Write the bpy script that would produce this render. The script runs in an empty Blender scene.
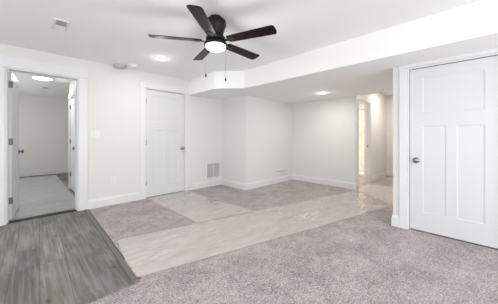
import bpy, bmesh, math, random
from mathutils import Vector, Matrix
random.seed(4)
S = bpy.context.scene
C = S.collection
R = math.radians

# ------------------------------------------------------------------ camera
cd = bpy.data.cameras.new('camera')
cam = bpy.data.objects.new('camera', cd); C.objects.link(cam)
cam.location = (0, 0, 1.16)
cam.rotation_euler = (R(90), 0, R(-45))
cd.sensor_width = 36; cd.lens = 226/498*36
cd.shift_y = -15.2/498
cd.clip_start = .02
S.camera = cam
# ------------------------------------------------------------------ world and exposure
w = bpy.data.worlds.new('world'); S.world = w; w.use_nodes = True
w.node_tree.nodes['Background'].inputs[0].default_value = (.86, .93, 1, 1)
w.node_tree.nodes['Background'].inputs[1].default_value = 1.2
S.view_settings.view_transform = 'Standard'
S.view_settings.look = 'None'
S.view_settings.exposure = 0.19
S.view_settings.gamma = 1
S.view_settings.use_curve_mapping = False

def area(name, loc, target, sx, sy, power, col=(1, 1, 1)):
    l = bpy.data.lights.new(name, 'AREA'); l.shape = 'RECTANGLE'; l.size = sx; l.size_y = sy
    l.energy = power; l.color = col
    o = bpy.data.objects.new(name, l); C.objects.link(o); o.location = loc
    o.rotation_euler = (Vector(target)-Vector(loc)).to_track_quat('-Z', 'Y').to_euler()
    return o
# added fill lights, standing in for daylight at the added unseen glazing
area('fill_light_rear', (.6, -2.72, .9), (.6, .8, 2.5), 4.4, 1.5, 88, (.955, .98, 1))
area('fill_light_side', (-2.42, .9, 1.0), (.5, 1.3, 2.5), 3.4, 1.3, 42, (.955, .98, 1))
P_DOWN, P_FAN = 7.5, 7
# added fill light by the bedroom's left wall, which has no window
area('fill_light_bedroom', (-1.86, 7.2, 1.5), (1.2, 7.2, 2.8), 1.8, 1.3, 48, (.97, .985, 1))

# ------------------------------------------------------------------ materials
def mat(name, col, rough=.6, metal=0, spec=.5, coat=0):
    m = bpy.data.materials.new(name); m.use_nodes = True
    b = m.node_tree.nodes['Principled BSDF']
    b.inputs['Base Color'].default_value = (*col, 1)
    b.inputs['Roughness'].default_value = rough
    b.inputs['Metallic'].default_value = metal
    b.inputs['Specular IOR Level'].default_value = spec
    b.inputs['Coat Weight'].default_value = coat
    return m
def noise_bump(m, scale, strength, dist=.002, detail=3, vec=None):
    nt = m.node_tree; b = nt.nodes['Principled BSDF']
    tc = nt.nodes.new('ShaderNodeTexCoord'); n = nt.nodes.new('ShaderNodeTexNoise')
    n.inputs['Scale'].default_value = scale; n.inputs['Detail'].default_value = detail
    bp = nt.nodes.new('ShaderNodeBump'); bp.inputs['Strength'].default_value = strength
    bp.inputs['Distance'].default_value = dist
    nt.links.new(tc.outputs['Object'], n.inputs['Vector'])
    nt.links.new(n.outputs['Fac'], bp.inputs['Height'])
    nt.links.new(bp.outputs['Normal'], b.inputs['Normal'])
    return m
M = {}
M['wall'] = noise_bump(mat('wall paint', (.765, .757, .742), .75, spec=.25), 90, .12)
M['wall_cool'] = noise_bump(mat('bedroom wall paint', (.80, .785, .765), .75, spec=.25), 90, .12)
M['ceil'] = noise_bump(mat('ceiling paint', (.92, .92, .91), .9, spec=.1), 70, .15)
M['white'] = noise_bump(mat('trim enamel', (.78, .78, .785), .38), 40, .03)
M['door'] = noise_bump(mat('door enamel', (.70, .705, .715), .36), 30, .03)
M['plastic'] = mat('white plastic', (.82, .82, .80), .4)
M['grille'] = mat('grille enamel', (.74, .74, .73), .5)
M['nickel'] = noise_bump(mat('satin nickel', (.42, .40, .38), .28, 1), 200, .03)
M['hinge'] = mat('hinge nickel', (.24, .235, .23), .45, .8)
M['knob'] = mat('knob nickel', (.27, .26, .25), .22, 1)
M['dark'] = mat('painted duct shade', (.03, .03, .03), .9)  # near-black paint stands for the shade inside the duct
M['bronze'] = noise_bump(mat('dark bronze', (.014, .010, .008), .35, 0, spec=.2), 150, .04)
M['chain'] = mat('chain metal', (.10, .09, .08), .4, .8)
M['grey_plate'] = mat('cover plate grey', (.52, .52, .51), .6)
M['slot'] = mat('slot', (.08, .08, .08), .7)

def blade_mat():
    m = mat('blade veneer', (.05, .035, .028), .26, coat=0, spec=.13)
    nt = m.node_tree; b = nt.nodes['Principled BSDF']
    tc = nt.nodes.new('ShaderNodeTexCoord'); mp = nt.nodes.new('ShaderNodeMapping')
    mp.inputs['Scale'].default_value = (4, 60, 4)
    n = nt.nodes.new('ShaderNodeTexNoise'); n.inputs['Scale'].default_value = 2
    cr = nt.nodes.new('ShaderNodeValToRGB')
    cr.color_ramp.elements[0].color = (.008, .005, .004, 1); cr.color_ramp.elements[1].color = (.018, .011, .009, 1)
    nt.links.new(tc.outputs['Object'], mp.inputs[0]); nt.links.new(mp.outputs[0], n.inputs['Vector'])
    nt.links.new(n.outputs['Fac'], cr.inputs[0]); nt.links.new(cr.outputs[0], b.inputs['Base Color'])
    return m
M['blade'] = blade_mat()

def emit(name, col, strength):
    m = bpy.data.materials.new(name); m.use_nodes = True
    nt = m.node_tree; nt.nodes.clear()
    e = nt.nodes.new('ShaderNodeEmission'); o = nt.nodes.new('ShaderNodeOutputMaterial')
    e.inputs[0].default_value = (*col, 1); e.inputs[1].default_value = strength
    nt.links.new(e.outputs[0], o.inputs[0]); return m
M['lamp'] = emit('lamp lens lit', (1, .97, .92), 6)
M['bowl'] = emit('glass bowl lit', (1, .98, .95), 3.2)

def carpet_mat():
    m = mat('carpet', (.4, .36, .36), .97, spec=.05)
    nt = m.node_tree; b = nt.nodes['Principled BSDF']
    b.inputs['Sheen Weight'].default_value = .25
    b.inputs['Sheen Roughness'].default_value = .5
    tc = nt.nodes.new('ShaderNodeTexCoord')
    def nz(s, d, r=.6):
        n = nt.nodes.new('ShaderNodeTexNoise'); n.inputs['Scale'].default_value = s
        n.inputs['Detail'].default_value = d; n.inputs['Roughness'].default_value = r
        nt.links.new(tc.outputs['Object'], n.inputs['Vector']); return n
    a = nz(72, 6, .8); c = nz(3.2, 5); e = nz(17, 3)
    cr = nt.nodes.new('ShaderNodeValToRGB')
    cr.color_ramp.elements[0].position = .39; cr.color_ramp.elements[0].color = (.17, .133, .13, 1)
    cr.color_ramp.elements[1].position = .61; cr.color_ramp.elements[1].color = (.64, .57, .56, 1)
    mix1 = nt.nodes.new('ShaderNodeMath'); mix1.operation = 'MULTIPLY_ADD'; mix1.inputs[1].default_value = .22; 
    sub = nt.nodes.new('ShaderNodeMath'); sub.operation = 'SUBTRACT'; sub.inputs[1].default_value = .5
    nt.links.new(c.outputs['Fac'], sub.inputs[0])
    nt.links.new(sub.outputs[0], mix1.inputs[0]); nt.links.new(a.outputs['Fac'], mix1.inputs[2])
    mix2 = nt.nodes.new('ShaderNodeMath'); mix2.operation = 'MULTIPLY_ADD'; mix2.inputs[1].default_value = .2
    sub2 = nt.nodes.new('ShaderNodeMath'); sub2.operation = 'SUBTRACT'; sub2.inputs[1].default_value = .5
    nt.links.new(e.outputs['Fac'], sub2.inputs[0])
    nt.links.new(sub2.outputs[0], mix2.inputs[0]); nt.links.new(mix1.outputs[0], mix2.inputs[2])
    nt.links.new(mix2.outputs[0], cr.inputs[0]); nt.links.new(cr.outputs[0], b.inputs['Base Color'])
    bp = nt.nodes.new('ShaderNodeBump'); bp.inputs['Strength'].default_value = .7; bp.inputs['Distance'].default_value = .012
    nt.links.new(mix2.outputs[0], bp.inputs['Height']); nt.links.new(bp.outputs[0], b.inputs['Normal'])
    return m
M['carpet'] = carpet_mat()

def lvt_mat():
    m = mat('vinyl plank', (.3, .28, .26), .5, spec=.3)
    nt = m.node_tree; b = nt.nodes['Principled BSDF']; L = nt.links.new
    tc = nt.nodes.new('ShaderNodeTexCoord')
    mp = nt.nodes.new('ShaderNodeMapping'); mp.inputs['Rotation'].default_value = (0, 0, R(92)); mp.inputs['Location'].default_value = (.35, .17, 0)
    L(tc.outputs['Object'], mp.inputs[0])
    br = nt.nodes.new('ShaderNodeTexBrick')
    br.inputs['Color1'].default_value = (.0, .0, .0, 1); br.inputs['Color2'].default_value = (1, 1, 1, 1)
    br.inputs['Mortar'].default_value = (0, 0, 0, 1)
    br.inputs['Scale'].default_value = 1; br.inputs['Brick Width'].default_value = 1.22
    br.inputs['Row Height'].default_value = .18; br.inputs['Mortar Size'].default_value = .0014
    br.offset = .37
    L(mp.outputs[0], br.inputs['Vector'])
    # grain stretched along the plank, displaced per plank
    mp2 = nt.nodes.new('ShaderNodeMapping'); mp2.inputs['Scale'].default_value = (20, .8, 1)
    L(tc.outputs['Object'], mp2.inputs[0])
    add = nt.nodes.new('ShaderNodeVectorMath'); add.operation = 'MULTIPLY_ADD'
    add.inputs[1].default_value = (7, 7, 7)
    L(br.outputs['Color'], add.inputs[0]); L(mp2.outputs[0], add.inputs[2])
    n = nt.nodes.new('ShaderNodeTexNoise'); n.inputs['Scale'].default_value = 2.2; n.inputs['Detail'].default_value = 8
    n.inputs['Roughness'].default_value = .62; n.inputs['Distortion'].default_value = .25
    L(add.outputs[0], n.inputs['Vector'])
    cr = nt.nodes.new('ShaderNodeValToRGB'); e = cr.color_ramp.elements
    e[0].position = .3; e[0].color = (.115, .098, .086, 1); e[1].position = .72; e[1].color = (.31, .295, .275, 1)
    x = e.new(.5); x.color = (.18, .163, .148, 1)
    L(n.outputs['Fac'], cr.inputs[0])
    # plank to plank tone
    hsv = nt.nodes.new('ShaderNodeHueSaturation')
    tone = nt.nodes.new('ShaderNodeMath'); tone.operation = 'MULTIPLY_ADD'; tone.inputs[1].default_value = .5; tone.inputs[2].default_value = .78
    sep = nt.nodes.new('ShaderNodeSeparateColor'); L(br.outputs['Color'], sep.inputs[0]); L(sep.outputs[0], tone.inputs[0])
    L(tone.outputs[0], hsv.inputs['Value']); L(cr.outputs[0], hsv.inputs['Color'])
    wn = nt.nodes.new('ShaderNodeTexNoise'); wn.inputs['Scale'].default_value = 1; wn.inputs['Detail'].default_value = 4
    mpw = nt.nodes.new('ShaderNodeMapping'); mpw.inputs['Scale'].default_value = (7, 2.2, 1); L(tc.outputs['Object'], mpw.inputs[0]); L(mpw.outputs[0], wn.inputs['Vector'])
    wr = nt.nodes.new('ShaderNodeMapRange'); wr.inputs[1].default_value = .5; wr.inputs[2].default_value = .75; wr.inputs[3].default_value = 0; wr.inputs[4].default_value = .55
    L(wn.outputs['Fac'], wr.inputs[0])
    wm = nt.nodes.new('ShaderNodeMix'); wm.data_type = 'RGBA'; wm.inputs[7].default_value = (.36, .36, .35, 1)
    L(wr.outputs[0], wm.inputs[0]); L(hsv.outputs[0], wm.inputs[6])
    # knots
    v = nt.nodes.new('ShaderNodeTexVoronoi'); v.inputs['Scale'].default_value = 1.0
    mp3 = nt.nodes.new('ShaderNodeMapping'); mp3.inputs['Scale'].default_value = (4.3, 2.6, 1); mp3.inputs['Location'].default_value = (.2, .3, 0)
    L(tc.outputs['Object'], mp3.inputs[0]); L(mp3.outputs[0], v.inputs['Vector'])
    kr = nt.nodes.new('ShaderNodeValToRGB'); kr.color_ramp.elements[0].position = .03; kr.color_ramp.elements[0].color = (.35, .33, .3, 1)
    kr.color_ramp.elements[1].position = .11; kr.color_ramp.elements[1].color = (1, 1, 1, 1)
    L(v.outputs['Distance'], kr.inputs[0])
    mk = nt.nodes.new('ShaderNodeMix'); mk.data_type = 'RGBA'; mk.blend_type = 'MULTIPLY'; mk.inputs[0].default_value = .8
    L(wm.outputs[2], mk.inputs[6]); L(kr.outputs[0], mk.inputs[7])
    seam = nt.nodes.new('ShaderNodeMix'); seam.data_type = 'RGBA'; seam.inputs[7].default_value = (.06, .052, .046, 1)
    L(br.outputs['Fac'], seam.inputs[0]); L(mk.outputs[2], seam.inputs[6])
    L(seam.outputs[2], b.inputs['Base Color'])
    bp = nt.nodes.new('ShaderNodeBump'); bp.inputs['Strength'].default_value = .15; bp.inputs['Distance'].default_value = .003
    L(n.outputs['Fac'], bp.inputs['Height']); L(bp.outputs[0], b.inputs['Normal'])
    return m
M['lvt'] = lvt_mat()

def film_mat(name, col, opacity, rough=.2, bump=.5):
    m = bpy.data.materials.new(name); m.use_nodes = True
    nt = m.node_tree; b = nt.nodes['Principled BSDF']; L = nt.links.new
    b.inputs['Base Color'].default_value = (*col, 1); b.inputs['Roughness'].default_value = rough
    b.inputs['Specular IOR Level'].default_value = .9
    b.inputs['Coat Weight'].default_value = 1; b.inputs['Coat Roughness'].default_value = .04; b.inputs['Coat IOR'].default_value = 1.7
    tc = nt.nodes.new('ShaderNodeTexCoord')
    mp = nt.nodes.new('ShaderNodeMapping'); mp.inputs['Rotation'].default_value = (0, 0, R(20)); mp.inputs['Scale'].default_value = (3, 9, 1)
    L(tc.outputs['Object'], mp.inputs[0])
    n = nt.nodes.new('ShaderNodeTexNoise'); n.inputs['Scale'].default_value = .8; n.inputs['Detail'].default_value = 6
    n.inputs['Roughness'].default_value = .65; n.inputs['Distortion'].default_value = 1.6
    L(mp.outputs[0], n.inputs['Vector'])
    rg = nt.nodes.new('ShaderNodeTexNoise'); rg.noise_type = 'RIDGED_MULTIFRACTAL'; rg.inputs['Scale'].default_value = .9
    rg.inputs['Detail'].default_value = 4; rg.inputs['Distortion'].default_value = 1.2
    L(mp.outputs[0], rg.inputs['Vector'])
    pw = nt.nodes.new('ShaderNodeMath'); pw.operation = 'POWER'; pw.inputs[1].default_value = 3
    L(rg.outputs['Fac'], pw.inputs[0])
    bp = nt.nodes.new('ShaderNodeBump'); bp.inputs['Strength'].default_value = bump; bp.inputs['Distance'].default_value = .012
    L(pw.outputs[0], bp.inputs['Height']); L(bp.outputs[0], b.inputs['Normal'])
    ra = nt.nodes.new('ShaderNodeMapRange'); ra.inputs[1].default_value = .3; ra.inputs[2].default_value = .7
    ra.inputs[3].default_value = opacity-.08; ra.inputs[4].default_value = opacity+.08
    L(n.outputs['Fac'], ra.inputs[0]); L(ra.outputs[0], b.inputs['Alpha'])
    return m
M['film'] = film_mat('clear carpet film', (.90, .835, .79), .57, .08, .5)
M['film_grey'] = film_mat('bedroom floor film', (.47, .48, .475), .9, .3, .2)

def marble():
    m = mat('shower marble', (.86, .78, .66), .25)
    nt = m.node_tree; b = nt.nodes['Principled BSDF']; L = nt.links.new
    tc = nt.nodes.new('ShaderNodeTexCoord')
    n = nt.nodes.new('ShaderNodeTexNoise'); n.inputs['Scale'].default_value = 2.5; n.inputs['Detail'].default_value = 6; n.inputs['Distortion'].default_value = 2.5
    L(tc.outputs['Object'], n.inputs['Vector'])
    cr = nt.nodes.new('ShaderNodeValToRGB'); e = cr.color_ramp.elements
    e[0].position = .44; e[0].color = (.92, .88, .82, 1); e[1].position = .58; e[1].color = (.90, .86, .80, 1)
    x = e.new(.5); x.color = (.80, .74, .67, 1)
    L(n.outputs['Fac'], cr.inputs[0]); L(cr.outputs[0], b.inputs['Base Color']); return m
M['marble'] = marble()
def glass():
    m = bpy.data.materials.new('window glass'); m.use_nodes = True
    nt = m.node_tree; nt.nodes.clear(); o = nt.nodes.new('ShaderNodeOutputMaterial')
    t = nt.nodes.new('ShaderNodeBsdfTransparent'); g = nt.nodes.new('ShaderNodeBsdfGlossy'); g.inputs['Roughness'].default_value = .02
    mx = nt.nodes.new('ShaderNodeMixShader'); mx.inputs[0].default_value = .06
    nt.links.new(t.outputs[0], mx.inputs[1]); nt.links.new(g.outputs[0], mx.inputs[2]); nt.links.new(mx.outputs[0], o.inputs[0])
    return m
M['glass'] = glass()

# ------------------------------------------------------------------ helpers
def box(bm, x0, x1, y0, y1, z0, z1, mtx=None):
    vs = [bm.verts.new(Vector((x, y, z)) if mtx is None else mtx @ Vector((x, y, z))) for x in (x0, x1) for y in (y0, y1) for z in (z0, z1)]
    for f in ((0, 1, 3, 2), (4, 6, 7, 5), (0, 4, 5, 1), (2, 3, 7, 6), (0, 2, 6, 4), (1, 5, 7, 3)):
        bm.faces.new([vs[i] for i in f])
def prism(bm, pts, z0, z1):
    a = [bm.verts.new((x, y, z0)) for x, y in pts]; b = [bm.verts.new((x, y, z1)) for x, y in pts]
    n = len(pts); bm.faces.new(a[::-1]); bm.faces.new(b)
    for i in range(n): bm.faces.new((a[i], a[(i+1) % n], b[(i+1) % n], b[i]))
def lathe(bm, prof, n=28, mtx=None):
    rings = []
    for r, z in prof:
        if r < 1e-6: rings.append([bm.verts.new(mtx @ Vector((0, 0, z)) if mtx else (0, 0, z))])
        else:
            rings.append([bm.verts.new((mtx @ Vector((r*math.cos(2*math.pi*i/n), r*math.sin(2*math.pi*i/n), z))) if mtx else
                          (r*math.cos(2*math.pi*i/n), r*math.sin(2*math.pi*i/n), z)) for i in range(n)])
    for a, b in zip(rings, rings[1:]):
        for i in range(n):
            j = (i+1) % n
            if len(a) == 1 and len(b) == 1: continue
            if len(a) == 1: bm.faces.new((a[0], b[i], b[j]))
            elif len(b) == 1: bm.faces.new((a[i], b[0], a[j]))
            else: bm.faces.new((a[i], b[i], b[j], a[j]))
def obj(name, bm, m, parent=None, bevel=0, smooth=False, loc=None):
    bmesh.ops.recalc_face_normals(bm, faces=bm.faces[:])
    me = bpy.data.meshes.new(name); bm.to_mesh(me); bm.free()
    if smooth:
        for p in me.polygons: p.use_smooth = True
        me.set_sharp_from_angle(angle=R(40))
    me.materials.append(M[m])
    o = bpy.data.objects.new(name, me); C.objects.link(o)
    if parent: o.parent = parent
    if loc: o.location = loc
    if bevel:
        b = o.modifiers.new('bevel', 'BEVEL'); b.width = bevel; b.segments = 2; b.limit_method = 'ANGLE'
    return o
def tag(o, label, cat, group=None, kind=None):
    o['label'] = label; o['category'] = cat
    if group: o['group'] = group
    if kind: o['kind'] = kind
    return o
def empty(name, loc, rz=0):
    o = bpy.data.objects.new(name, None); C.objects.link(o); o.location = loc; o.rotation_euler = (0, 0, rz)
    o.empty_display_size = .1
    return o
def boxes(name, m, bs, label, cat, bevel=0, kind='structure'):
    bm = bmesh.new()
    for b in bs: box(bm, *b)
    return tag(obj(name, bm, m, bevel=bevel), label, cat, kind=kind)

H, HL = 2.38, 2.06
YL = 4.38      # left wall face
# ------------------------------------------------------------------ floors
bm = bmesh.new(); box(bm, -2.6, 8.2, -2.9, 1.93, -.1, 0); box(bm, .69, 8.2, 1.93, YL+.06, -.1, 0)
tag(obj('floor', bm, 'carpet'), 'speckled taupe grey carpet covering most of the room', 'carpet', kind='structure')
bm = bmesh.new(); box(bm, -2.6, .69, 1.93, YL+.06, -.1, -.001); box(bm, -2.0, 2.6, YL+.06, 9.5, -.1, -.001)
tag(obj('floor', bm, 'lvt'), 'grey wood look vinyl plank floor in front of the open doorway', 'vinyl floor', kind='structure')
def strip(pts, z1, name, m, label):
    bm = bmesh.new(); prism(bm, pts, -.004, z1)
    return tag(obj(name, bm, m, bevel=.003), label, 'floor trim', kind='structure')
M['reducer'] = noise_bump(mat('reducer strip', (.15, .137, .124), .5), 60, .2)
strip([(.725, 4.37), (.742, 4.37), (.675, 1.93), (.658, 1.93)], .003, 'trim_gap_shade', 'slot', 'dark strip painted as the gap shadow between transition strip and carpet edge')  # near-black strip paints the shadow in the gap beside the carpet
strip([(.683, 4.37), (.728, 4.37), (.662, 1.93), (.616, 1.93)], .008, 'trim_1', 'reducer', 'narrow grey transition strip between vinyl planks and carpet')
strip([(-2.5, 1.90), (.665, 1.90), (.665, 1.945), (-2.5, 1.945)], .007, 'trim_2', 'lvt', 'thin edge strip at near end of vinyl planks')
strip([(-.13, 4.42), (.60, 4.42), (.60, 4.49), (-.13, 4.49)], .008, 'trim_3', 'bronze', 'dark threshold strip in the open doorway')

# ------------------------------------------------------------------ walls
T = .12
bw = 'wall'
boxes('wall_left', 'wall', [(-2.6, -.17, YL, YL+T, 0, H), (.615, 1.62, YL, YL+T, 0, H), (2.46, 3.54, YL, YL+T, 0, H),
      (-.17, .615, YL, YL+T, 2.08, H), (1.62, 2.46, YL, YL+T, 2.085, H)], 'long cream wall with the open doorway and closed white door', 'wall')
boxes('wall_niche', 'wall', [(3.42, 3.54, 3.52, YL, 0, HL+.02)], 'short cream return wall beside the floor level vent', 'wall')
boxes('wall_back', 'wall', [(3.54, 5.30, 3.52, 3.64, 0, HL+.02)], 'cream wall running from outer corner to inner corner', 'wall')
boxes('wall_far', 'wall', [(5.18, 5.30, 1.86, 3.52, 0, HL+.02)], 'cream wall left of the hallway opening', 'wall')
boxes('wall_hall', 'wall', [(5.30, 5.33, 1.86, 1.98, 0, H), (6.13, 7.65, 1.86, 1.98, 0, H), (5.33, 6.13, 1.86, 1.98, 2.0, H)], 'hallway wall with bathroom doorway', 'wall')
boxes('wall_hall_end', 'wall', [(7.65, 7.77, .637, 1.98, 0, H)], 'cream end wall of the hallway', 'wall')
boxes('wall_hall_right', 'wall', [(3.54, 7.65, .637, .757, 0, H)], 'hallway wall hidden behind the door on the right', 'wall')
boxes('wall_right', 'wall', [(3.42, 3.54, .60, .757, 0, HL+.02), (3.42, 3.54, -2.9, -.22, 0, HL+.02), (3.42, 3.54, -.22, .60, 2.018, HL+.02)], 'wall around the large white door on the right', 'wall')
boxes('wall_closet_rear', 'wall', [(4.3, 4.4, -2.9, .66, 0, HL)], 'closet rear wall behind the right door', 'wall')
boxes('wall_rear', 'wall', [(-2.6, -1.8, -2.9, -2.78, 0, H), (3.0, 3.42, -2.9, -2.78, 0, H), (-1.8, 3.0, -2.9, -2.78, 2.15, H)], 'wall behind the viewer with added sliding glass doors', 'wall')
boxes('wall_side', 'wall', [(-2.6, -2.48, -2.78, -.9, 0, H), (-2.6, -2.48, 2.7, YL, 0, H), (-2.6, -2.48, -.9, 2.7, 0, .3), (-2.6, -2.48, -.9, 2.7, 2.15, H)], 'side wall with a wide added window beside the viewer', 'wall')
def window(name, vertical_axis, a0, a1, z0, z1, c):  # unseen glazing, added so daylight has somewhere to enter
    bm = bmesh.new(); t = .05
    def b(u0, u1, w0, w1):
        if vertical_axis == 'x': box(bm, u0, u1, c-.03, c+.03, w0, w1)
        else: box(bm, c-.03, c+.03, u0, u1, w0, w1)
    b(a0, a1, z0, z0+t); b(a0, a1, z1-t, z1); b(a0, a0+t, z0+t, z1-t); b(a1-t, a1, z0+t, z1-t)
    m_ = (a0+a1)/2; b(m_-t/2, m_+t/2, z0+t, z1-t)
    o = obj(name, bm, 'white'); tag(o, 'added white framed glazing, unseen daylight source, ' + ('full height sliding doors' if vertical_axis == 'x' else 'wide side window'), 'window', kind='structure')
    for q0, q1 in ((a0+t, m_-t/2), (m_+t/2, a1-t)):
        g = bmesh.new()
        if vertical_axis == 'x': box(g, q0, q1, c-.004, c+.004, z0+t, z1-t)
        else: box(g, c-.004, c+.004, q0, q1, z0+t, z1-t)
        obj('pane', g, 'glass', o)
window('added_window_rear', 'x', -1.8, 3.0, 0, 2.15, -2.84)
window('added_window_side', 'y', -.9, 2.7, .3, 2.15, -2.54)
# bedroom
boxes('wall_bedroom_far', 'wall_cool', [(-2.0, 2.6, 9.35, 9.47, 0, H)], 'grey shaded far wall of the bedroom through the doorway', 'wall')
boxes('wall_bedroom_left', 'wall_cool', [(-2.0, -1.9, YL+T, 9.35, 0, H)], 'bedroom side wall behind the open door', 'wall')
boxes('wall_bedroom_right', 'wall_cool', [(2.5, 2.6, YL+T, 9.35, 0, H)], 'bedroom side wall past the closet', 'wall')
boxes('wall_bedroom_closet', 'wall_cool', [(.74, .84, YL+T, 5.58, 0, H), (.74, .84, 6.36, 6.47, 0, H), (.74, .84, 5.58, 6.36, 2.0, H), (.84, 2.5, 6.37, 6.47, 0, H)], 'closet wall inside the bedroom with a white door', 'wall')
# bathroom
boxes('wall_bathroom', 'wall', [(5.30, 8.0, 3.52, 3.62, 0, H), (7.9, 8.0, 1.98, 3.52, 0, H), (7.77, 8.0, 1.88, 1.98, 0, H)], 'warm cream walls of the bathroom beyond the hallway doorway', 'wall')

# ------------------------------------------------------------------ ceilings
boxes('ceiling', 'ceil', [(-2.6, 8.2, -2.9, 9.5, H, H+.1)], 'flat white main ceiling', 'ceiling')
bm = bmesh.new(); prism(bm, [(2.52, YL), (2.52, 3.45), (2.90, 3.02), (2.90, -2.78), (3.42, -2.78), (5.18, -2.78), (5.18, 1.85), (5.18, 3.54), (3.5, 3.54), (3.44, YL)], HL, H)
tag(obj('ceiling_soffit', bm, 'ceil'), 'dropped white ceiling bulkhead with an angled corner', 'ceiling', kind='structure')

# ------------------------------------------------------------------ baseboards
BH = .145
def baseboard(name, p0, p1, nrm, label, e0=0, e1=0):
    # p0->p1 along wall face, nrm points into the room
    p0 = Vector((*p0, 0)); p1 = Vector((*p1, 0)); n = Vector((*nrm, 0))
    prof = [(0, 0), (.016, 0), (.016, .112), (.013, .120), (.009, .124), (.008, .138), (.003, BH), (0, BH)]
    bm = bmesh.new()
    t = (p1-p0).normalized()   # e0/e1: +1 outer corner mitre, -1 inner corner mitre
    a = [bm.verts.new(p0+n*d-t*(d*e0)+Vector((0, 0, z))) for d, z in prof]; b = [bm.verts.new(p1+n*d+t*(d*e1)+Vector((0, 0, z))) for d, z in prof]
    k = len(prof); bm.faces.new(a); bm.faces.new(b[::-1])
    for i in range(k): bm.faces.new((a[i], a[(i+1) % k], b[(i+1) % k], b[i]))
    return tag(obj(name, bm, 'white'), label, 'baseboard', kind='structure')
baseboard('baseboard_left', (.73, YL), (1.54, YL), (0, -1), 'white baseboard between open doorway and closed door')
baseboard('baseboard_left', (2.56, YL), (3.42, YL), (0, -1), 'white baseboard under the floor level vent', 0, -1)
baseboard('baseboard_left', (-2.48, YL), (-.28, YL), (0, -1), 'white baseboard left of the open doorway')
baseboard('baseboard_niche', (3.42, YL), (3.42, 3.52), (-1, 0), 'white baseboard on the short return wall', -1, 1)
baseboard('baseboard_back', (3.42, 3.52), (5.18, 3.52), (0, -1), 'white baseboard from outer corner to inner corner', 1, -1)
baseboard('baseboard_far', (5.18, 3.52), (5.18, 1.86), (-1, 0), 'white baseboard left of the hallway opening', -1, 1)
baseboard('baseboard_hall', (5.18, 1.86), (5.22, 1.86), (0, -1), 'baseboard end at the hallway corner', 1, 0)
baseboard('baseboard_hall', (6.27, 1.86), (7.65, 1.86), (0, -1), 'hallway baseboard right of the bathroom doorway', 0, -1)
baseboard('baseboard_hall_end', (7.65, 1.86), (7.65, .757), (-1, 0), 'baseboard across the hallway end', -1, -1)
baseboard('baseboard_hall_right', (7.65, .757), (3.42, .757), (0, 1), 'baseboard along the hidden hallway wall', -1, 1)
baseboard('baseboard_right', (3.42, .757), (3.42, .685), (-1, 0), 'short white baseboard beside the right door casing', 1, 0)
baseboard('baseboard_bedroom', (-1.9, 9.35), (2.5, 9.35), (0, -1), 'white baseboard on the bedroom far wall')
baseboard('baseboard_bedroom', (.74, 4.5), (.74, 5.48), (-1, 0), 'white baseboard in front of the bedroom closet')

# ------------------------------------------------------------------ casings
def casing(name, axis, c, n, a0, a1, top, wdt, hh, label, depth=T, over=.012):
    """opening a0..a1 along axis; c = face coordinate, n = direction (+/-1) out into the room"""
    bm = bmesh.new()
    def b(u0, u1, q0, q1, z0, z1):
        c0, c1 = sorted((c+n*q0, c+n*q1))
        if axis == 'x': box(bm, u0, u1, c0, c1, z0, z1)
        else: box(bm, c0, c1, u0, u1, z0, z1)
    b(a0-wdt, a0, 0, .018, 0, top); b(a1, a1+wdt, 0, .018, 0, top)
    b(a0-wdt-over, a1+wdt+over, 0, .024, top, top+hh)
    b(a0, a0+.018, -depth, .004, 0, top-.018); b(a1-.018, a1, -depth, .004, 0, top-.018)
    b(a0, a1, -depth, .004, top-.018, top)
    # door stops
    b(a0+.018, a0+.030, -depth, -.05, 0, top-.018); b(a1-.030, a1-.018, -depth, -.05, 0, top-.018)
    return tag(obj(name, bm, 'white', bevel=.002), label, 'door casing', kind='structure')
casing('trim_4', 'x', YL, -1, -.17, .615, 2.08, .115, .15, 'wide white casing around the open bedroom doorway')
casing('trim_5', 'x', YL, -1, 1.62, 2.46, 2.085, .09, .11, 'white casing around the closed door')
casing('trim_6', 'y', 3.42, -1, -.22, .60, 2.018, .085, .042, 'white casing around the large right door', over=.0)
casing('trim_7', 'x', 1.86, -1, 5.33, 6.13, 2.0, .14, .08, 'white casing of the bathroom doorway in the hall', over=.0)
casing('trim_8', 'y', .74, -1, 5.58, 6.36, 2.0, .09, .10, 'white casing of the bedroom closet door', depth=.1)

# ------------------------------------------------------------------ doors
def leaf_mesh(wd, ht, t, back=True):
    bm = bmesh.new(); st = .125; ms = .09
    xs = (st, wd/2-ms/2, wd/2+ms/2, wd-st)
    rows = [(0, .225, []), (.225, 1.275, [(xs[0], xs[1]), (xs[2], xs[3])]), (1.275, 1.435, []), (1.435, ht-.115, [(xs[0], xs[3])]), (ht-.115, ht, [])]
    def quad(ps): bm.faces.new([bm.verts.new(p) for p in ps])
    for s in (-1, 1):
        y = s*t/2
        for z0, z1, pans in rows:
            br = [0]; 
            for p in pans: br += [p[0], p[1]]
            br.append(wd)
            for i in range(len(br)-1):
                x0, x1 = br[i], br[i+1]
                if i % 2 == 0: quad([(x0, y, z0), (x1, y, z0), (x1, y, z1), (x0, y, z1)])
                else:
                    k, dd = .010, .005; yi = y-s*dd
                    o_ = [(x0, y, z0), (x1, y, z0), (x1, y, z1), (x0, y, z1)]
                    n_ = [(x0+k, yi, z0+k), (x1-k, yi, z0+k), (x1-k, yi, z1-k), (x0+k, yi, z1-k)]
                    quad(n_)
                    for j in range(4): quad([o_[j], o_[(j+1) % 4], n_[(j+1) % 4], n_[j]])
    h = t/2
    quad([(0, -h, 0), (0, h, 0), (0, h, ht), (0, -h, ht)]); quad([(wd, -h, 0), (wd, h, 0), (wd, h, ht), (wd, -h, ht)])
    quad([(0, -h, 0), (wd, -h, 0), (wd, h, 0), (0, h, 0)]); quad([(0, -h, ht), (wd, -h, ht), (wd, h, ht), (0, h, ht)])
    bmesh.ops.remove_doubles(bm, verts=bm.verts[:], dist=1e-5)
    return bm
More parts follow.
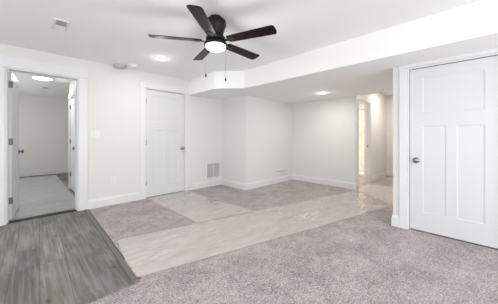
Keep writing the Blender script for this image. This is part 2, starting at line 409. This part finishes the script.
def knob_bm(side, t):
    bm = bmesh.new()
    mtx = Matrix.Rotation(R(90*side), 4, 'X')   # +z -> -y (side=1) front
    o = t/2
    lathe(bm, [(0, o), (.034, o), (.034, o+.005), (.028, o+.010), (.013, o+.014), (.012, o+.030), (.022, o+.034), (.031, o+.041), (.033, o+.049), (.027, o+.057), (.012, o+.061), (0, o+.062)], 24, mtx)
    return bm
def door(name, label, hinge, ang, wd, ht, flip=1, t=.035, hinges=(), z0=.012, knob_z=.90, kz_both=True):
    """local x runs from hinge edge to free edge; flip=-1 mirrors knob/hinge to show hinges"""
    o = obj(name, leaf_mesh(wd, ht-z0, t), 'door', loc=(*hinge, z0)); o.rotation_euler = (0, 0, ang)
    tag(o, label, 'door', kind='structure')
    for s in ((1, -1) if kz_both else (1,)):
        k = obj('door_handle', knob_bm(s, t), 'knob', o, smooth=True, loc=(wd-.065, 0, knob_z-z0)); k['label'] = 'round satin nickel knob'
    bm = bmesh.new(); box(bm, wd-.006, wd+.003, -.0195, .013, knob_z-z0-.028, knob_z-z0+.028)
    obj('latch_plate', bm, 'hinge', o)
    for hz in hinges:
        bm = bmesh.new()
        lathe(bm, [(0, -.045), (.009, -.045), (.009, .045), (0, .045)], 12, Matrix.Translation((-.004, -t/2-.006, hz-z0)))
        box(bm, -.003, .0, -t/2-.004, t/2, hz-z0-.045, hz-z0+.045)
        obj('hinge', bm, 'hinge', o)
    return o
# closed door on left wall: hinges at left, knob right; front (-y) faces room
door('door_2', 'closed white three panel door with knob on its right side', (1.642, YL+.026), 0, .796, 2.058, hinges=(.28, 1.05, 1.84), knob_z=.92)
# right door: plane X=3.42, faces -X; leaf runs from Y=.58 (free) .. -.2 (hinge)
door('door_3', 'large closed white three panel door at the right edge', (3.45, -.199), R(90), .775, 1.992, knob_z=.872, z0=.016)
bpy.data.objects['door_3'].rotation_euler = (0, 0, R(90))
# bedroom door opened inwards
d1 = door('door_1', 'narrow white door standing open into the bedroom', (-.128, YL+T+.02), R(84.5), .70, 2.05, knob_z=.925, hinges=(.28, 1.09, 1.88))
# bedroom closet door: faces -X, hinge at far end
d4 = door('door_4', 'white closet door on the side wall inside the bedroom', (.77, 6.34), R(-90), .74, 1.98, hinges=(), knob_z=.93)
for hz in (.32, 1.05, 1.8):
    bm = bmesh.new(); lathe(bm, [(0, -.045), (.012, -.045), (.012, .045), (0, .045)], 12, Matrix.Translation((-.002, -.028, hz)))
    box(bm, -.012, .012, -.020, -.017, hz-.045, hz+.045)
    obj('hinge', bm, 'hinge', d4)

# ------------------------------------------------------------------ film sheets
def sheet(name, quad, m, label, nx=70, ny=18, amp=.006, z=.003, thin=.0012, folds=()):
    """wrinkled film between four corners (a,b,c,d): a-b one long edge, d-c the other"""
    a, b, c, d = [Vector((*p, 0)) for p in quad]
    from mathutils import noise
    bm = bmesh.new(); g = []
    for j in range(ny+1):
        row = []
        for i in range(nx+1):
            u, v = i/nx, j/ny
            p = (a.lerp(b, u)).lerp(d.lerp(c, u), v)
            h = abs(noise.noise(Vector((p.x*2.2+p.y*1.3, p.y*7-p.x*1.5, 1.7))))*amp + abs(noise.noise(p*14))*amp*.4
            for fx, fy, rad, hgt in folds:
                q = math.hypot(p.x-fx, (p.y-fy)*2.0)
                if q < rad: h += hgt*(1-q/rad)*abs(noise.noise(Vector((p.x*13+p.y*9, p.y*16-p.x*4, 3))))*1.6
            e = noise.noise(Vector((p.x*3, p.y*3, 9)))*.008 if j in (0, ny) or i in (0, nx) else 0
            row.append(bm.verts.new((p.x, p.y+e, z+h)))
        g.append(row)
    for j in range(ny):
        for i in range(nx):
            bm.faces.new((g[j][i], g[j][i+1], g[j+1][i+1], g[j+1][i]))
    o = obj(name, bm, m, smooth=True)
    return tag(o, label, 'plastic sheet')
sheet('plastic_sheet', [(.63, 1.97), (4.37, .98), (5.08, 1.795), (.745, 2.83)], 'film', 'clear plastic film strip lying across the carpet towards the hallway', 300, 80,
      folds=((2.9, 1.75, .4, .03), (2.72, 2.08, .3, .022), (1.3, 2.5, .22, .02), (4.2, 1.55, .35, .015), (1.0, 2.2, .2, .02)))
sheet('plastic_sheet', [(1.655, 2.62), (2.53, 2.42), (2.46, 4.35), (1.635, 4.35)], 'film', 'clear plastic film strip running from the closed door across the carpet', 60, 90, z=.006)
sheet('plastic_sheet', [(4.37, .98), (7.2, .82), (7.2, 1.82), (5.05, 1.82)], 'film', 'clear plastic film covering the hallway carpet', 70, 24, z=.012)
sheet('plastic_sheet', [(-.9, 4.55), (.70, 4.55), (.71, 8.97), (-.9, 8.97)], 'film_grey', 'pale grey plastic film over the bedroom floor', 40, 90, amp=.004)

# ------------------------------------------------------------------ ceiling lights
def downlight(x, y, z, label, power, col=(1, .965, .92), r=.075, group='recessed ceiling lights', glow=.11):
    t = empty('ceiling_light', (x, y, z)); tag(t, label, 'ceiling light', group)
    bm = bmesh.new(); lathe(bm, [(r+.022, 0), (r+.020, -.005), (r+.002, -.009), (r, -.006), (r, 0)], 32); obj('trim_ring', bm, 'plastic', t, smooth=True)
    bm = bmesh.new(); lathe(bm, [(0, -.010), (r*.6, -.009), (r, -.005), (r, -.001), (0, -.001)], 32); obj('lens', bm, 'lamp', t)
    l = bpy.data.lights.new('downlight', 'AREA'); l.shape = 'DISK'; l.size = r*2; l.energy = power*.95; l.color = col
    o = bpy.data.objects.new('downlight', l); C.objects.link(o); o.parent = t; o.location = (0, 0, -.014)
    l = bpy.data.lights.new('lens_glow', 'POINT'); l.shadow_soft_size = .02; l.energy = power*glow; l.color = col
    o = bpy.data.objects.new('lens_glow', l); C.objects.link(o); o.parent = t; o.location = (0, 0, -.05)
    return t
downlight(1.515, 3.45, H, 'round recessed light in main ceiling, in front of the closed door', P_DOWN)
downlight(4.34, 2.22, HL, 'round recessed light in the dropped ceiling', P_DOWN*1.25, col=(1, .955, .90))
downlight(6.55, 1.28, H, 'recessed light in the hallway ceiling behind the bulkhead edge', 13, col=(1, .90, .80), glow=0)
downlight(-.9, .2, H, 'added recessed light, unseen behind the viewer', P_DOWN)  # unseen downlight added behind the camera for more light
downlight(1.5, -1.2, H, 'added recessed light, unseen behind the viewer near the added sliding doors', P_DOWN)  # second added downlight, also out of view
downlight(6.3, 2.7, H, 'recessed light in the bathroom ceiling', 34, col=(1, .90, .78))
# bedroom flush light
t = empty('ceiling_light', (.285, 6.27, H)); tag(t, 'lit round flush light on the bedroom ceiling seen through the doorway', 'ceiling light')
bm = bmesh.new(); lathe(bm, [(.165, 0), (.165, -.02), (.155, -.026), (.15, 0)], 36); obj('rim', bm, 'plastic', t, smooth=True)
bm = bmesh.new(); lathe(bm, [(.152, -.02), (.14, -.035), (.09, -.048), (0, -.053)], 36); obj('diffuser', bm, 'lamp', t, smooth=True)
l = bpy.data.lights.new('bedroom_lamp', 'AREA'); l.shape = 'DISK'; l.size = .28; l.energy = 8; l.color = (.96, .98, 1)
o = bpy.data.objects.new('bedroom_lamp', l); C.objects.link(o); o.parent = t; o.location = (0, 0, -.06)

# ------------------------------------------------------------------ ceiling fan
FX, FY = 1.393, 1.874
fan = empty('ceiling_fan', (FX, FY, H))
fz = 2.36-H; tag(fan, 'dark bronze five blade ceiling fan with lit round bowl and pull chains', 'ceiling fan')
bm = bmesh.new()
lathe(bm, [(0, 0), (.062, 0), (.062, -.030), (.100, -.036), (.106, -.045), (.106, -.075), (.104, -.09), (.096, -.11), (.080, -.16), (.078, -.19), (.088, -.20), (.10, -.21), (.10, -.238), (.06, -.245), (0, -.245)], 40)
obj('motor_housing', bm, 'bronze', fan, smooth=True)
bm = bmesh.new(); lathe(bm, [(0, -.233), (.085, -.233), (.112, -.243), (.118, -.255), (.118, -.272), (.108, -.276), (.104, -.262), (0, -.262)], 40)
obj('light_kit', bm, 'bronze', fan, smooth=True, loc=(0, 0, fz))
bm = bmesh.new(); lathe(bm, [(.104, -.270), (.102, -.285), (.092, -.300), (.07, -.312), (.035, -.319), (0, -.321)], 40)
obj('glass_bowl', bm, 'bowl', fan, smooth=True, loc=(0, 0, fz))
l = bpy.data.lights.new('fan_lamp', 'POINT'); l.energy = P_FAN; l.color = (1, .96, .90); l.shadow_soft_size = .09
o = bpy.data.objects.new('fan_lamp', l); C.objects.link(o); o.parent = fan; o.location = (0, 0, -.43)
def blade_bm():
    bm = bmesh.new()
    # outline along +x from .15 to .64
    n = 10; top = []; bot = []
    pts = []
    for i in range(n+1):          # upper edge from root to tip
        u = i/n; x = .15+.465*u; wv = .052+.013*u
        pts.append((x, wv))
    r = .025
    pts2 = pts + [(.628, .058), (.637, .045), (.641, .02), (.641, -.02), (.637, -.045), (.628, -.058)] + [(x, -y) for x, y in pts[::-1]] + [(.138, -.035), (.134, 0), (.138, .035)]
    prism(bm, pts2, -.003, .003)
    return bm
def arm_bm():
    bm = bmesh.new()
    prism(bm, [(.08, .018), (.13, .014), (.175, .034), (.215, .03), (.225, 0), (.215, -.03), (.175, -.034), (.13, -.014), (.08, -.018)], -.009, -.004)
    for x, y in ((.185, .02), (.185, -.02), (.208, 0)):
        lathe(bm, [(0, -.013), (.005, -.011), (.005, -.008)], 8, Matrix.Translation((x, y, 0)))
    return bm
b0 = None
base = 42.5
for k in range(5):
    th = base + 72*k                       # measured from view axis towards the right
    # view axis = (1,1), right = (1,-1): world angle = 45 - th
    ang = R(45-th)
    if b0 is None:
        b0 = obj('fan_blade', blade_bm(), 'blade', fan, bevel=.0015); a0 = obj('blade_arm', arm_bm(), 'bronze', b0); b_, a_ = b0, a0
    else:
        b_ = b0.copy(); C.objects.link(b_); b_.parent = fan; a_ = a0.copy(); C.objects.link(a_); a_.parent = b_
    b_.location = (0, 0, -.227+fz); b_.rotation_mode = 'XYZ'
    b_.rotation_euler = (R(-11), 0, ang)
def chain(dx, dy, ztop, zend, label):
    bm = bmesh.new()
    z = ztop
    lathe(bm, [(0, ztop), (.0009, ztop), (.0009, zend+.03), (0, zend+.03)], 6, Matrix.Translation((dx, dy, 0)))
    while z > zend+.03:
        lathe(bm, [(0, .0022), (.0015, .001), (.0015, -.001), (0, -.0022)], 6, Matrix.Translation((dx, dy, z))); z -= .008
    c = obj('pull_chain', bm, 'chain', fan)
    bm = bmesh.new(); lathe(bm, [(0, .034), (.003, .033), (.0045, .026), (.0085, .012), (.009, .002), (.006, -.004), (0, -.005)], 14, Matrix.Translation((dx, dy, zend)))
    obj('chain_pendant', bm, 'bronze', c, smooth=True); c['label'] = label
rt = Vector((1, -1, 0)).normalized()
chain(rt.x*-.098-.012, rt.y*-.098-.012, -.262, 1.770-H, 'shorter chain with dark pendant on left')
chain(rt.x*.103-.012, rt.y*.103-.012, -.262, 1.730-H, 'longer chain with dark pendant on right')

# ------------------------------------------------------------------ ceiling fixtures
def ceiling_register(x, y, lx, ly, label, split=True):
    t = empty('ceiling_vent', (x, y, H)); tag(t, label, 'vent')
    bm = bmesh.new(); f = .022
    box(bm, -lx/2-f, lx/2+f, -ly/2-f, -ly/2, -.006, 0); box(bm, -lx/2-f, lx/2+f, ly/2, ly/2+f, -.006, 0)
    box(bm, -lx/2-f, -lx/2, -ly/2, ly/2, -.006, 0); box(bm, lx/2, lx/2+f, -ly/2, ly/2, -.006, 0)
    box(bm, -lx/2, lx/2, -.004, .004, -.006, -.001)
    obj('frame', bm, 'plastic', t, bevel=.001)
    bm = bmesh.new(); box(bm, -lx/2, lx/2, -ly/2, ly/2, -.0012, -.0002); obj('backing', bm, 'dark', t)
    n = 12
    for i in range(n):
        yy = -ly/2+(i+.5)*ly/n
        if abs(yy) < .006: continue
        bm = bmesh.new(); a = R(58) if yy < 0 else R(-38)
        wv = .0042 if yy < 0 else .0082
        box(bm, -lx/2, lx/2, -wv, wv, -.0004, .0004, Matrix.Translation((0, yy, -.007)) @ Matrix.Rotation(a, 4, 'X'))
        obj('louver', bm, 'grille', t)
    return t
ceiling_register(.290, 3.205, .088, .26, 'small white rectangular air vent in ceiling near the open doorway')
ceiling_register(.39, 7.6, .09, .24, 'small air vent in the bedroom ceiling seen through the doorway')
t = empty('smoke_detector', (1.32, 4.10, H)); tag(t, 'small white dome smoke detector on ceiling near left wall', 'smoke detector')
bm = bmesh.new(); lathe(bm, [(0, 0), (.066, 0), (.066, -.012), (0, -.012)], 32); obj('base_plate', bm, 'plastic', t, smooth=True)
bm = bmesh.new(); lathe(bm, [(.060, -.012), (.058, -.024), (.046, -.036), (.020, -.042), (0, -.042)], 32); obj('cover', bm, 'plastic', t, smooth=True)
bm = bmesh.new(); lathe(bm, [(0, 0), (.098, 0), (.098, -.034), (.088, -.044), (.06, -.048), (0, -.048)], 36)
tag(obj('cover_plate', bm, 'grey_plate', smooth=True, loc=(1.17, 4.275, H)), 'flat grey round cover plate on ceiling against left wall', 'cover plate')

# ------------------------------------------------------------------ wall fixtures
def outlet(x, y, z, label, name='wall_outlet', cat='outlet', switch=False, w_=.072):
    t = empty(name, (x, y, z)); tag(t, label, cat)
    bm = bmesh.new(); box(bm, -w_/2, w_/2, -.006, 0, -.058, .058); obj('cover_plate', bm, 'plastic', t, bevel=.002)
    if switch:
        for dx in (-.023, .023):
            bm = bmesh.new(); box(bm, dx-.016, dx+.016, -.010, -.006, -.033, .033, ); obj('rocker', bm, 'white', t, bevel=.001)
    else:
        for dz in (-.02, .02):
            bm = bmesh.new(); box(bm, -.016, .016, -.008, -.006, dz-.014, dz+.014); s = obj('socket', bm, 'white', t, bevel=.001)
            bm = bmesh.new(); box(bm, -.008, -.006, -.0086, -.0078, dz-.003, dz+.006); box(bm, .006, .008, -.0086, -.0078, dz-.003, dz+.006); obj('slot', bm, 'slot', s)
    return t
outlet(.835, YL, 1.20, 'white double light switch plate beside the open doorway casing', 'light_switch', 'light switch', True, .116)
outlet(1.09, YL, .41, 'white wall outlet low on wall between doorway and closed door')

M['vent_back'] = mat('vent backing', (.30, .30, .29), .8)
def wall_grille(x0, x1, z0, z1, y, label, n, two=True, slat='grille'):
    t = empty('wall_vent', ((x0+x1)/2, y, z0)); tag(t, label, 'vent')
    w2 = (x1-x0)/2; hh = z1-z0; f = .022
    bm = bmesh.new()
    box(bm, -w2, w2, -.008, 0, 0, f); box(bm, -w2, w2, -.008, 0, hh-f, hh); box(bm, -w2, -w2+f, -.008, 0, f, hh-f); box(bm, w2-f, w2, -.008, 0, f, hh-f)
    if two: box(bm, -.008, .008, -.008, 0, f, hh-f)
    obj('frame', bm, 'plastic', t, bevel=.001)
    bm = bmesh.new(); box(bm, -w2+f, w2-f, -.0015, -.0003, f, hh-f); obj('backing', bm, 'vent_back', t)
    for i in range(n):
        zz = f+(i+.5)*(hh-2*f)/n
        bm = bmesh.new(); k = (hh-2*f)/n*.42
        for u0, u1 in (((-w2+f, -.008), (.008, w2-f)) if two else ((-w2+f, w2-f),)):
            box(bm, u0, u1, -k, k, -.0006, .0006, Matrix.Translation((0, -.004-k*.3, zz)) @ Matrix.Rotation(R(42), 4, 'X'))
        obj('louver', bm, slat, t)
wall_grille(2.985, 3.385, .185, .56, YL, 'white louvered return air vent low in the niche wall', 18)
wall_grille(4.46, 4.86, .235, .325, 3.52, 'small low vent just above baseboard near the inner corner', 3, False, 'plastic')
# door stop on baseboard
bm = bmesh.new(); lathe(bm, [(0, 0), (.012, 0), (.012, .004), (.005, .007), (.005, .05), (.009, .052), (.009, .062), (0, .064)], 14, Matrix.Rotation(R(90), 4, 'X'))
tag(obj('door_stop', bm, 'plastic', smooth=True, loc=(.90, YL-.016, .075)), 'small white door stop on baseboard right of the open doorway', 'door stop')

# ------------------------------------------------------------------ bathroom
bm = bmesh.new(); box(bm, 6.106, 6.112, 1.893, 1.948, .895, .955); box(bm, 6.102, 6.106, 1.91, 1.93, .91, .94)
tag(obj('strike_plate', bm, 'bronze'), 'dark strike plate on the bathroom door jamb', 'strike plate')
sh = empty('shower', (6.95, 2.0, 0)); tag(sh, 'cream marble shower with raised curb seen through hallway doorway', 'shower')
bm = bmesh.new(); box(bm, 0, .09, 0, 1.48, 0, .09); box(bm, .09, .9, 0, 1.48, 0, .03); obj('shower_pan', bm, 'plastic', sh, bevel=.02)
bm = bmesh.new(); box(bm, .92, .94, 0, 1.48, .03, H-.01); box(bm, .1, .92, 1.46, 1.48, .03, H-.01); obj('surround', bm, 'marble', sh)
bm = bmesh.new(); lathe(bm, [(0, 0), (.03, 0), (.03, .01), (.016, .012), (.016, 1.518), (.03, 1.52), (.03, 1.53), (0, 1.53)], 14, Matrix.Translation((6.9, 1.97, 1.95)) @ Matrix.Rotation(R(-90), 4, 'X'))
tag(obj('curtain_rod', bm, 'hinge', smooth=True), 'straight metal curtain rod above the shower curb', 'curtain rod')
